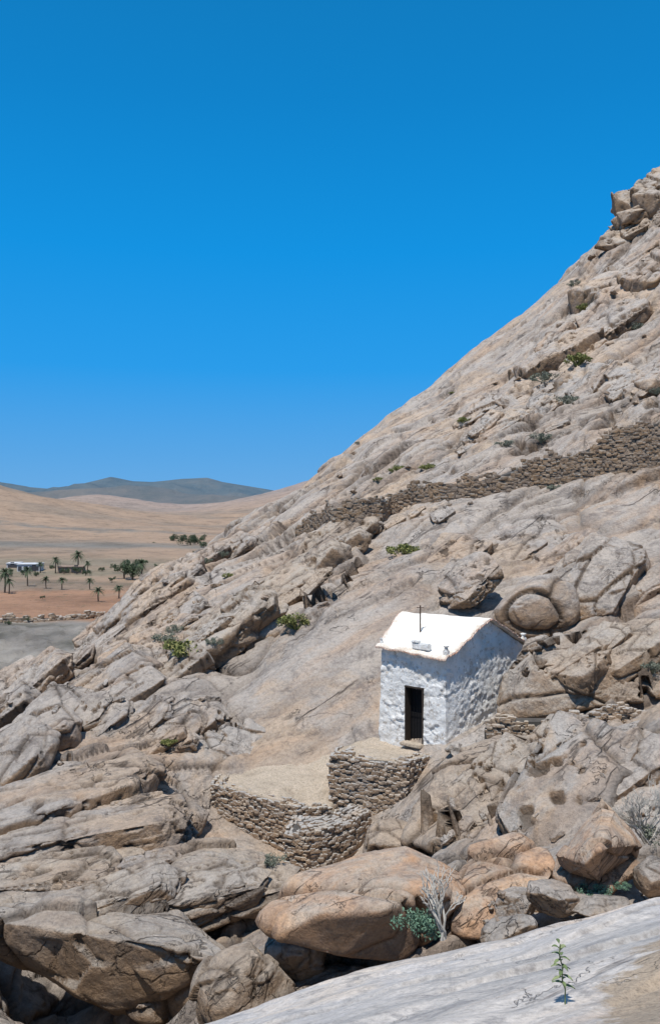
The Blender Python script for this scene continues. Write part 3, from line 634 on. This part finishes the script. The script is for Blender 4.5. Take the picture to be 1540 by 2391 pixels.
for k,(s,t_,sz) in enumerate(((.97,.03,1),(.03,.03,.7),(.97,.95,1.1))):
    q=roofpt(s,t_)-Vector((0,0,.04))
    part('pinnacle',joinm('pinnacle',[boxm('x',q+Vector((0,0,.09*sz)),(.20*sz,.20*sz,.2*sz),.03,fa),boxm('x',q+Vector((0,0,.23*sz)),(.12*sz,.12*sz,.12*sz),.02,fa,taper=.9),boxm('x',q+Vector((0,0,.315*sz)),(.17*sz,.17*sz,.05*sz),.015,fa)]),[M_plaster])
# ---------------------------------------------------------------- valley ground
an=np.concatenate([np.linspace(-180,-35,60)[:-1],np.linspace(-35,35,500),np.linspace(35,180,60)[1:]])*math.pi/180
ra=np.exp(np.linspace(math.log(2),math.log(9000),480)); RA,AN=np.meshgrid(ra,an,indexing='ij')
x=(RA*np.sin(AN)).ravel(); y=(RA*np.cos(AN)).ravel(); p2=np.stack([x,y,0*x],1)
z=-14.2+fbm(p2/60,4,21)*1.2*np.clip((y-110)/150,0,1)+fbm(p2/6,3,22)*.18+np.abs(fbm(p2/3,4,29))*.9*np.clip((104-y)/6,0,1)
z+=50*np.exp(-((x+370)/165)**2-((y-640)/230)**2)+78*np.exp(-((x-60)/205)**2-((y-1300)/420)**2)+34*np.exp(-((x+330)/120)**2-((y-1150)/200)**2)
z+=fbm(p2/150,5,23)*4*np.clip((y-260)/400,0,1)
z-=np.clip((60-RA.ravel())/20,0,1)*4
me=grid_mesh('valley_ground',np.stack([x,y,z],1),480,len(an))
col=np.zeros((len(x),4)); col[:,3]=1
def lay(m,c):
    m=np.clip(m,0,1)[:,None]; col[:,:3]=col[:,:3]*(1-m)+np.array(c)*m
nz=fbm(p2/14,4,24); nb=fbm(p2/90,4,25)
lay(np.ones(len(x)),(.32,.225,.155)); lay((nb+.05)*2.5,(.25,.19,.14))
lay((150-y+nz*14)/8,(.34,.195,.12)); lay((106-y+nz*6-x*.02)/2.5,(.27,.245,.215))
lay(np.clip((nz-.0)*3,0,1)*(y<104),(.16,.15,.12)); lay(np.clip((-nz-.05)*3,0,1)*(y<104),(.36,.325,.28))
lay(np.exp(-((y-300+x*.3+nb*18)/16)**2)*.85,(.18,.17,.15)); lay(np.exp(-((y-225+nz*10)/22)**2)*.7*(x>-140),(.20,.18,.13))
lay(np.exp(-((y-430+x*.2+nz*20)/12)**2)*.8,(.17,.16,.14)); lay(np.exp(-((y-190+nz*8)/9)**2)*.7,(.18,.17,.12))
lay(np.exp(-((y-165+nz*5)/3)**2)*.7,(.16,.135,.10))
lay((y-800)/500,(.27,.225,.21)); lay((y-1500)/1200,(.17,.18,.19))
ca=me.color_attributes.new('tint','FLOAT_COLOR','POINT'); ca.data.foreach_set('color',col.astype(np.float32).ravel())
t=NT('valley_soil'); at_=t.n('ShaderNodeAttribute',attribute_name='tint')
c=t.mix(.9,at_.outputs['Color'],t.ramp(t.noise(.06,14,.8),[(.35,.55),(.5,1.),(.66,1.25)]),'MULTIPLY')
c=t.mix(t.ramp(t.noise(.3,10,.8),[(.55,0.),(.63,.8)]),c,(.11,.10,.06)); t.col(c); t.bump(t.noise(.5,12,.75),1,.8)
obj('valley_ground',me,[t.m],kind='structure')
xs=np.linspace(-3600,3600,620); ys=np.linspace(1500,4200,200); YY,XX=np.meshgrid(ys,xs,indexing='ij'); x=XX.ravel(); y=YY.ravel()
pr=[(-2000,1150),(-700,1150),(-300,1120),(-100,1112),(0,1124),(60,1135),(130,1141),(200,1128),(262,1112),(310,1122),(360,1124),(420,1118),(485,1114),(520,1124),(600,1137),(660,1147),(800,1165),(1200,1150),(3000,1150)]
ux=(np.array([q[0] for q in pr])-CX)/F*2600; uz=(CY-np.array([q[1] for q in pr]))/F*2600+14
ridgez=np.interp(x,ux,uz); p3=np.stack([x,y,0*x],1)
prof_=np.exp(-np.abs((y-2600)/np.where(y<2600,430,700))**1.6)
z=-16+ridgez*prof_+ (1-prof_)*prof_*4*(ridged(p3/330,5,71)*26)
z+=46*np.exp(-((x+520)/260)**2-((y-2000)/150)**2)+38*np.exp(-((x+150)/200)**2-((y-1900)/140)**2)+34*np.exp(-((x+900)/200)**2-((y-1950)/140)**2)
me=grid_mesh('distant_hills',np.stack([x,y,z],1),200,620)
t=NT('hazy_hill'); 
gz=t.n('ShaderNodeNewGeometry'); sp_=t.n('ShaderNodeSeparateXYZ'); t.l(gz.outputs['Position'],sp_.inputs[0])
far=t.ramp(t.math('MULTIPLY',t.math('SUBTRACT',sp_.outputs['Y'],1500),1/1100.),[(.3,0.),(.8,1.)])  # distance haze put into the hill colour, bluer further off
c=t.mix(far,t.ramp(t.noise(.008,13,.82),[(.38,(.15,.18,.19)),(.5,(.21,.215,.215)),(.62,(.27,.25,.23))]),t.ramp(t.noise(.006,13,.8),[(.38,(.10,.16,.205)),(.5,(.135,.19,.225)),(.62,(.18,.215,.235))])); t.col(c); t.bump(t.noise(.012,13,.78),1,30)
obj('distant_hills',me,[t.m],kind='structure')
# ---------------------------------------------------------------- plants
def leaf_clump(V,Fa,c,r,n_,ls,rs,flat=.8):
    for _ in range(n_):
        d=Vector((rs.gauss(0,1),rs.gauss(0,1),rs.gauss(0,1))).normalized()*r*(rs.random()**.4); d.z*=flat
        p_=c+d; a_=Vector((rs.gauss(0,1),rs.gauss(0,1),rs.gauss(0,1)+.6)).normalized(); b_2=a_.cross(Vector((rs.gauss(0,1),rs.gauss(0,1),rs.gauss(0,1)))).normalized()
        l_=ls*rs.uniform(.6,1.4); o0=len(V); V+= [p_-b_2*l_*.22,p_+a_*l_*.5,p_+b_2*l_*.22,p_-a_*l_*.5]; Fa.append((o0,o0+1,o0+2,o0+3))
def tube(V,Fa,a_,b_2,r0,r1,k=5):
    d=(b_2-a_).normalized(); s=d.orthogonal().normalized(); t_=d.cross(s); o0=len(V)
    for p_,r in ((a_,r0),(b_2,r1)):
        for i in range(k): an_=2*math.pi*i/k; V.append(p_+(s*math.cos(an_)+t_*math.sin(an_))*r)
    for i in range(k): Fa.append((o0+i,o0+(i+1)%k,o0+k+(i+1)%k,o0+k+i))
def bush(seed,r=.5,n_=1100,ls=.09,clumps=16):
    rs=random.Random(seed); V=[];Fa=[]
    for k in range(clumps):
        a_=rs.uniform(0,6.28); q=rs.random()**.6; c=Vector((math.cos(a_)*q*r,math.sin(a_)*q*r,r*(.25+.55*rs.random()*(1-q*.5))))
        tube(V,Fa,Vector((0,0,-.1)),c,.02,.01,4); leaf_clump(V,Fa,c,r*rs.uniform(.2,.38),n_//clumps,ls,rs)
    return mesh_from('shrub',V,Fa)
bm_y=[bush(i) for i in range(3)]; bm_g=[bush(10+i,ls=.07) for i in range(3)]
for m_ in bm_y: m_.materials.append(M_leafy)
for m_ in bm_g: m_.materials.append(M_leafg)
bm_b=bm_g[0].copy(); bm_b.materials.clear(); bm_b.materials.append(M_leafb)
rs=random.Random(5)
BU=[(1365,722,44,0),(1340,665,34,1),(1345,846,60,0),(1272,885,56,1),(1318,938,60,1),(1530,915,30,1),(928,1098,50,0),(1002,1094,46,0),(1080,985,34,0),(1052,918,14,0),(940,1292,72,0),(690,1455,72,0),(420,1520,92,0),(385,1490,62,1),(1290,1140,34,1),(880,1120,26,0),(1480,770,50,1),(1260,1025,50,1),(1180,1040,40,1),(395,1735,34,0),(1062,1690,18,0),(530,1345,26,0),(520,1295,30,1),(480,1310,30,1),(410,1470,44,1),(500,1500,40,1),(640,2010,50,1),(835,1035,14,1),(1520,1560,60,1),(1385,2080,70,2),(1440,2066,40,2)]
for px,py,w,k in BU:
    hit,_=sight(px,py)
    if hit is None or hit.y>140: continue
    m_=(bm_y if k==0 else bm_g)[rs.randrange(3)] if k<2 else bm_b
    o=bpy.data.objects.new('shrub',m_); COL.objects.link(o); s=w/F*hit.y/1.0; o.location=hit-Vector((0,.1*s,.12*s)); o.scale=(s*rs.uniform(.95,1.35),s,s*rs.uniform(.75,1.05)); o.rotation_euler=(0,0,rs.uniform(0,6))
    o['label']=('yellow-green succulent shrub growing between the rocks','grey-green low shrub growing between the rocks','blue-green leafy shrub beside the pointed boulder')[k]
    o['category']='shrub'; o['group']='shrubs on the hillside'
def dry(seed,h,depth=5,spread=.34):
    rs=random.Random(seed); V=[];Fa=[]
    def br(p_,d,l_,r,k):
        m1=p_+d*l_*.5+Vector((rs.gauss(0,.02),rs.gauss(0,.02),0)); q=p_+d*l_; tube(V,Fa,p_,m1,r,r*.9,5); tube(V,Fa,m1,q,r*.9,r*.75,5)
        if k==0: return
        for _ in range(2 if rs.random()<.85 else 3):
            nd=(d+Vector((rs.gauss(0,spread),rs.gauss(0,spread),rs.gauss(.12,spread*.4)))).normalized(); br(q,nd,l_*rs.uniform(.6,.95),r*.72,k-1)
    for _ in range(4 if depth<7 else 9): br(Vector((rs.gauss(0,.05),rs.gauss(0,.05),0)),Vector((rs.gauss(0,.25 if depth<7 else .6),rs.gauss(0,.2),1)).normalized(),h*.27,.024,min(depth,6)-1)
    return mesh_from('branches',V,Fa)
def dryshrub(px,py,d,h,label,leaf,seed,depth=5,nl=14,off=-.3):
    e=bpy.data.objects.new('dry_shrub',None); COL.objects.link(e); e.location=P(px,py,d); e['label']=label; e['category']='shrub'
    obj('branches',dry(seed,h,depth),[M_twig],parent=e)
    V=[];Fa=[];rs=random.Random(seed)
    for _ in range(nl): leaf_clump(V,Fa,Vector((rs.gauss(off,.16)*h,rs.gauss(0,.12)*h,abs(rs.gauss(.14,.12))*h)),.13*h,70,.06,rs)
    obj('foliage',mesh_from('foliage',V,Fa),[leaf],parent=e)
dryshrub(1030,2190,13.6,1.15,'bare pale grey branching shrub with green foliage at its base',M_leafb,4,5)
dryshrub(1510,1965,16.8,1.1,'full bleached grey twiggy shrub behind the pointed boulder',M_leafg,9,7,10,0)
hit=SB.ray_cast(Vector((0,0,0)),Vector(((1318-CX)/F,1,(CY-2345)/F)).normalized())[0]
e=bpy.data.objects.new('young_plant',None); COL.objects.link(e); e.location=hit; e['label']='single young green plant with broad leaves on bare rock'; e['category']='plant'
H=140/F*hit.y; V=[];Fa=[]; prev=Vector((0,0,-.03))
for k in range(8):
    q=Vector((-.10*(k/7)**1.0*H+.01*math.sin(k*2),.0,H*(k+1)/8)); tube(V,Fa,prev,q,.006,.005,6); prev=q
obj('stem',mesh_from('stem',V,Fa),[M_leaft],parent=e)
V=[];Fa=[];rs=random.Random(2)
for k in range(20):
    hgt=.3+.7*(k/19); base_=Vector((-.10*hgt*H,0,H*hgt)); an_=k*2.4; d=Vector((math.cos(an_),math.sin(an_),.25 if k<15 else .9)).normalized(); s=d.cross(Vector((0,0,1))).normalized(); l_=H*rs.uniform(.13,.21); w_=l_*.22
    prof2=[(0,.1),(.25,.7),(.5,1),(.75,.7),(1,.02)]; o0=len(V)
    for t_,w2 in prof2:
        c=base_+d*(l_*t_)+Vector((0,0,-.5*l_*t_*t_)); V+= [c-s*w_*w2+Vector((0,0,.008)),c,c+s*w_*w2+Vector((0,0,.008))]
    for i in range(4):
        for j in range(2): a_=o0+i*3+j; Fa.append((a_,a_+1,a_+4,a_+3))
obj('leaves',mesh_from('leaves',V,Fa),[M_leaft],parent=e)
def palm_meshes(seed):
    rs=random.Random(seed); V=[];Fa=[]; p_=Vector((0,0,-.3))
    for k in range(8):
        q=Vector((math.sin(k*.4)*.12,0,5.2*(k+1)/8)); tube(V,Fa,p_,q,.24-.012*k,.24-.012*(k+1),8); p_=q
    tr=mesh_from('trunk',V,Fa); V=[];Fa=[]
    for k in range(46):
        an_=rs.uniform(0,6.28); el=rs.uniform(-.7,1.3); d=Vector((math.cos(an_)*math.cos(el),math.sin(an_)*math.cos(el),math.sin(el))); s=d.cross(Vector((0,0,1))).normalized(); L2=rs.uniform(1.7,2.5); pr_=None
        for i in range(11):
            t_=i/10; c=Vector((math.sin(2.8)*.12,0,5.2))+d*L2*t_+Vector((0,0,-1.1*t_*t_)); 
            if i:
                w_=.42*math.sin(math.pi*min(.95,t_*.9+.1)); 
                for sg in (-1,1):
                    o0=len(V); V+= [pr_,c,c+s*sg*w_+(c-pr_)*.8-Vector((0,0,.15))]; Fa.append((o0,o0+1,o0+2))
            pr_=c
    return tr,mesh_from('crown',V,Fa)
pm=[palm_meshes(i) for i in range(3)]
for a_,b_2 in pm: a_.materials.append(M_trunk); b_2.materials.append(M_leafd)
PL=[(12,1385,62),(22,1388,40),(65,1370,50),(108,1376,32),(145,1378,32),(182,1335,52),(130,1340,42),(95,1340,30),(230,1408,40),(278,1400,36),(330,1360,58),(205,1338,30),(210,1378,30),(395,1340,16)]
for i,(px,py,h) in enumerate(PL):
    d=14.3*F/(py-CY); e=bpy.data.objects.new('palm_tree',None); COL.objects.link(e); e.location=P(px,py,d); s=h/F*d/6.6; e.scale=(max(s,.5),)*2+(s,) ; e.rotation_euler=(0,0,i*1.3)
    e['label']='palm tree with a slim trunk standing in the dry valley'; e['category']='palm tree'; e['group']='palm trees in the valley'
    for nm,m_ in (('trunk',pm[i%3][0]),('crown',pm[i%3][1])):
        o=bpy.data.objects.new(nm,m_); COL.objects.link(o); o.parent=e
def treem(seed):
    rs=random.Random(seed); V=[];Fa=[]
    tips=[]
    tube(V,Fa,Vector((0,0,-.3)),Vector((0,0,1.6)),.25,.18,7)
    for k in range(7):
        q=Vector((rs.gauss(0,1.1),rs.gauss(0,1.1),rs.uniform(2.4,4.2))); tube(V,Fa,Vector((0,0,1.5)),q,.12,.04,5); tips.append(q)
    tr=mesh_from('trunk',V,Fa); V=[];Fa=[]
    for q in tips+[q*.8+Vector((rs.gauss(0,.8),0,rs.uniform(-.6,.5))) for q in tips]: leaf_clump(V,Fa,q,rs.uniform(.7,1.2),130,.35,rs)
    return tr,mesh_from('crown',V,Fa)
tm=[treem(i) for i in range(3)]
for a_,b_2 in tm: a_.materials.append(M_trunk); b_2.materials.append(M_leafd)
TR=[(290,1352,44),(310,1355,50),(445,1278,34),(462,1276,28),(405,1268,22),(475,1282,20),(350,1365,16),(60,1455,18),(455,1300,16),(180,1342,20),(25,1340,14),(150,1342,18),(370,1330,14),(20,1462,14),(390,1262,12),(360,1275,10),(300,1340,12),(240,1335,12),(262,1360,14),(430,1262,14),(340,1318,12),(100,1400,10),(480,1258,12),(120,1332,14),(55,1345,16),(85,1348,14),(200,1345,16),(20,1350,16)]
for i,(px,py,h) in enumerate(TR):
    d=14.3*F/(py-CY); e=bpy.data.objects.new('tree',None); COL.objects.link(e); e.location=P(px,py,d); s=h/F*d/4.8; e.scale=(s*1.15,s*1.1,s); e.rotation_euler=(0,0,i*1.7)
    e['label']='dark green bushy tree standing in the dry valley'; e['category']='tree'; e['group']='trees in the valley'
    for nm,m_ in (('trunk',tm[i%3][0]),('crown',tm[i%3][1])):
        o=bpy.data.objects.new(nm,m_); COL.objects.link(o); o.parent=e
def house(px,py,w,h,label,mat,wins,dep=5):
    d=14.3*F/(py-CY); e=bpy.data.objects.new('house',None); COL.objects.link(e); e.location=P(px,py,d); e['label']=label; e['category']='house'; e.rotation_euler=(0,0,.15)
    W_=w/F*d; H_=h/F*d
    obj('wall',joinm('wall',[boxm('x',(0,0,H_/2),(W_,dep,H_),.05)]),[mat],parent=e)
    obj('roof',boxm('roof',(0,0,H_+.1),(W_+.3,dep+.3,.18),.03),[mat],parent=e)
    for k in range(wins):
        xx=-W_/2+W_*(k+.5)/wins
        obj('window',boxm('window',(xx,-dep/2-.03,H_*.55),(.8,.06,1.),.01),[M_far_win],parent=e)
    obj('door',boxm('door',(W_/2-W_/wins,-dep/2-.03,1.0),(.9,.06,2.),.01),[M_far_win],parent=e)
house(72,1336,50,19,'long low whitewashed farmhouse among palm trees',M_far_wall,4)
house(35,1330,26,15,'small white flat-roofed house beside a farmhouse',M_far_wall,2)
house(168,1338,55,15,'low ochre and white farm building',M_far_brown,4)
stone_wall('low dark stone wall edging the ploughed field',[Vector((-52,103,-13.4)),Vector((-36,106,-13.4)),Vector((-28,112,-13.4)),Vector((-20,122,-13.4))],[.9]*4,.5,.6,12)
# ---------------------------------------------------------------- camera, light
cam=bpy.data.cameras.new('Camera'); co=bpy.data.objects.new('Camera',cam); COL.objects.link(co); scene.camera=co
co.rotation_euler=(math.radians(90),0,0); cam.sensor_fit='VERTICAL'; cam.sensor_height=24; cam.lens=24*F/2391; cam.clip_end=20000; cam.clip_start=.05
EL=math.radians(68); hx,hy=-.40,-.916
S=Vector((hx*math.cos(EL),hy*math.cos(EL),math.sin(EL)))
sl=bpy.data.lights.new('sun','SUN'); sl.energy=5.0; sl.angle=math.radians(.5); sl.color=(1,.96,.90); so=bpy.data.objects.new('sun',sl); COL.objects.link(so); so.rotation_euler=S.to_track_quat('Z','Y').to_euler(); so.location=(-50,-80,150)
w=bpy.data.worlds.new('World'); scene.world=w; w.use_nodes=True; nt_=w.node_tree; bg=nt_.nodes['Background']
sk=nt_.nodes.new('ShaderNodeTexSky'); sk.sky_type='NISHITA'; sk.sun_disc=False; sk.sun_elevation=EL; sk.sun_rotation=math.atan2(hx,hy); sk.air_density=1.0; sk.dust_density=.3; sk.ozone_density=2; sk.altitude=200
tc=nt_.nodes.new('ShaderNodeTexCoord'); sx=nt_.nodes.new('ShaderNodeSeparateXYZ'); rp=nt_.nodes.new('ShaderNodeValToRGB'); mx=nt_.nodes.new('ShaderNodeMix'); mx.data_type='RGBA'
nt_.links.new(tc.outputs['Generated'],sx.inputs[0]); nt_.links.new(sx.outputs['Z'],rp.inputs[0])
el=rp.color_ramp.elements
ST=[(0,(.14,.41,.78)),(.07,(.085,.37,.79)),(.17,(.015,.33,.83)),(.30,(.001,.29,.77)),(.45,(.001,.225,.61)),(.56,(.002,.195,.52)),(1.,(.20,.30,.50))]
while len(el)<len(ST): el.new(.5)
for q,(p_,c) in zip(el,ST): q.position=p_; q.color=(*c,1)
vm=nt_.nodes.new('ShaderNodeVectorMath'); vm.operation='SCALE'; vm.inputs['Scale'].default_value=1/.10
nt_.links.new(rp.outputs[0],vm.inputs[0]); mx.inputs[0].default_value=.96
nt_.links.new(sk.outputs[0],mx.inputs[6]); nt_.links.new(vm.outputs[0],mx.inputs[7]); nt_.links.new(mx.outputs[2],bg.inputs['Color']); bg.inputs['Strength'].default_value=.10
scene.view_settings.view_transform='Standard'; scene.view_settings.look='None'; scene.view_settings.exposure=0
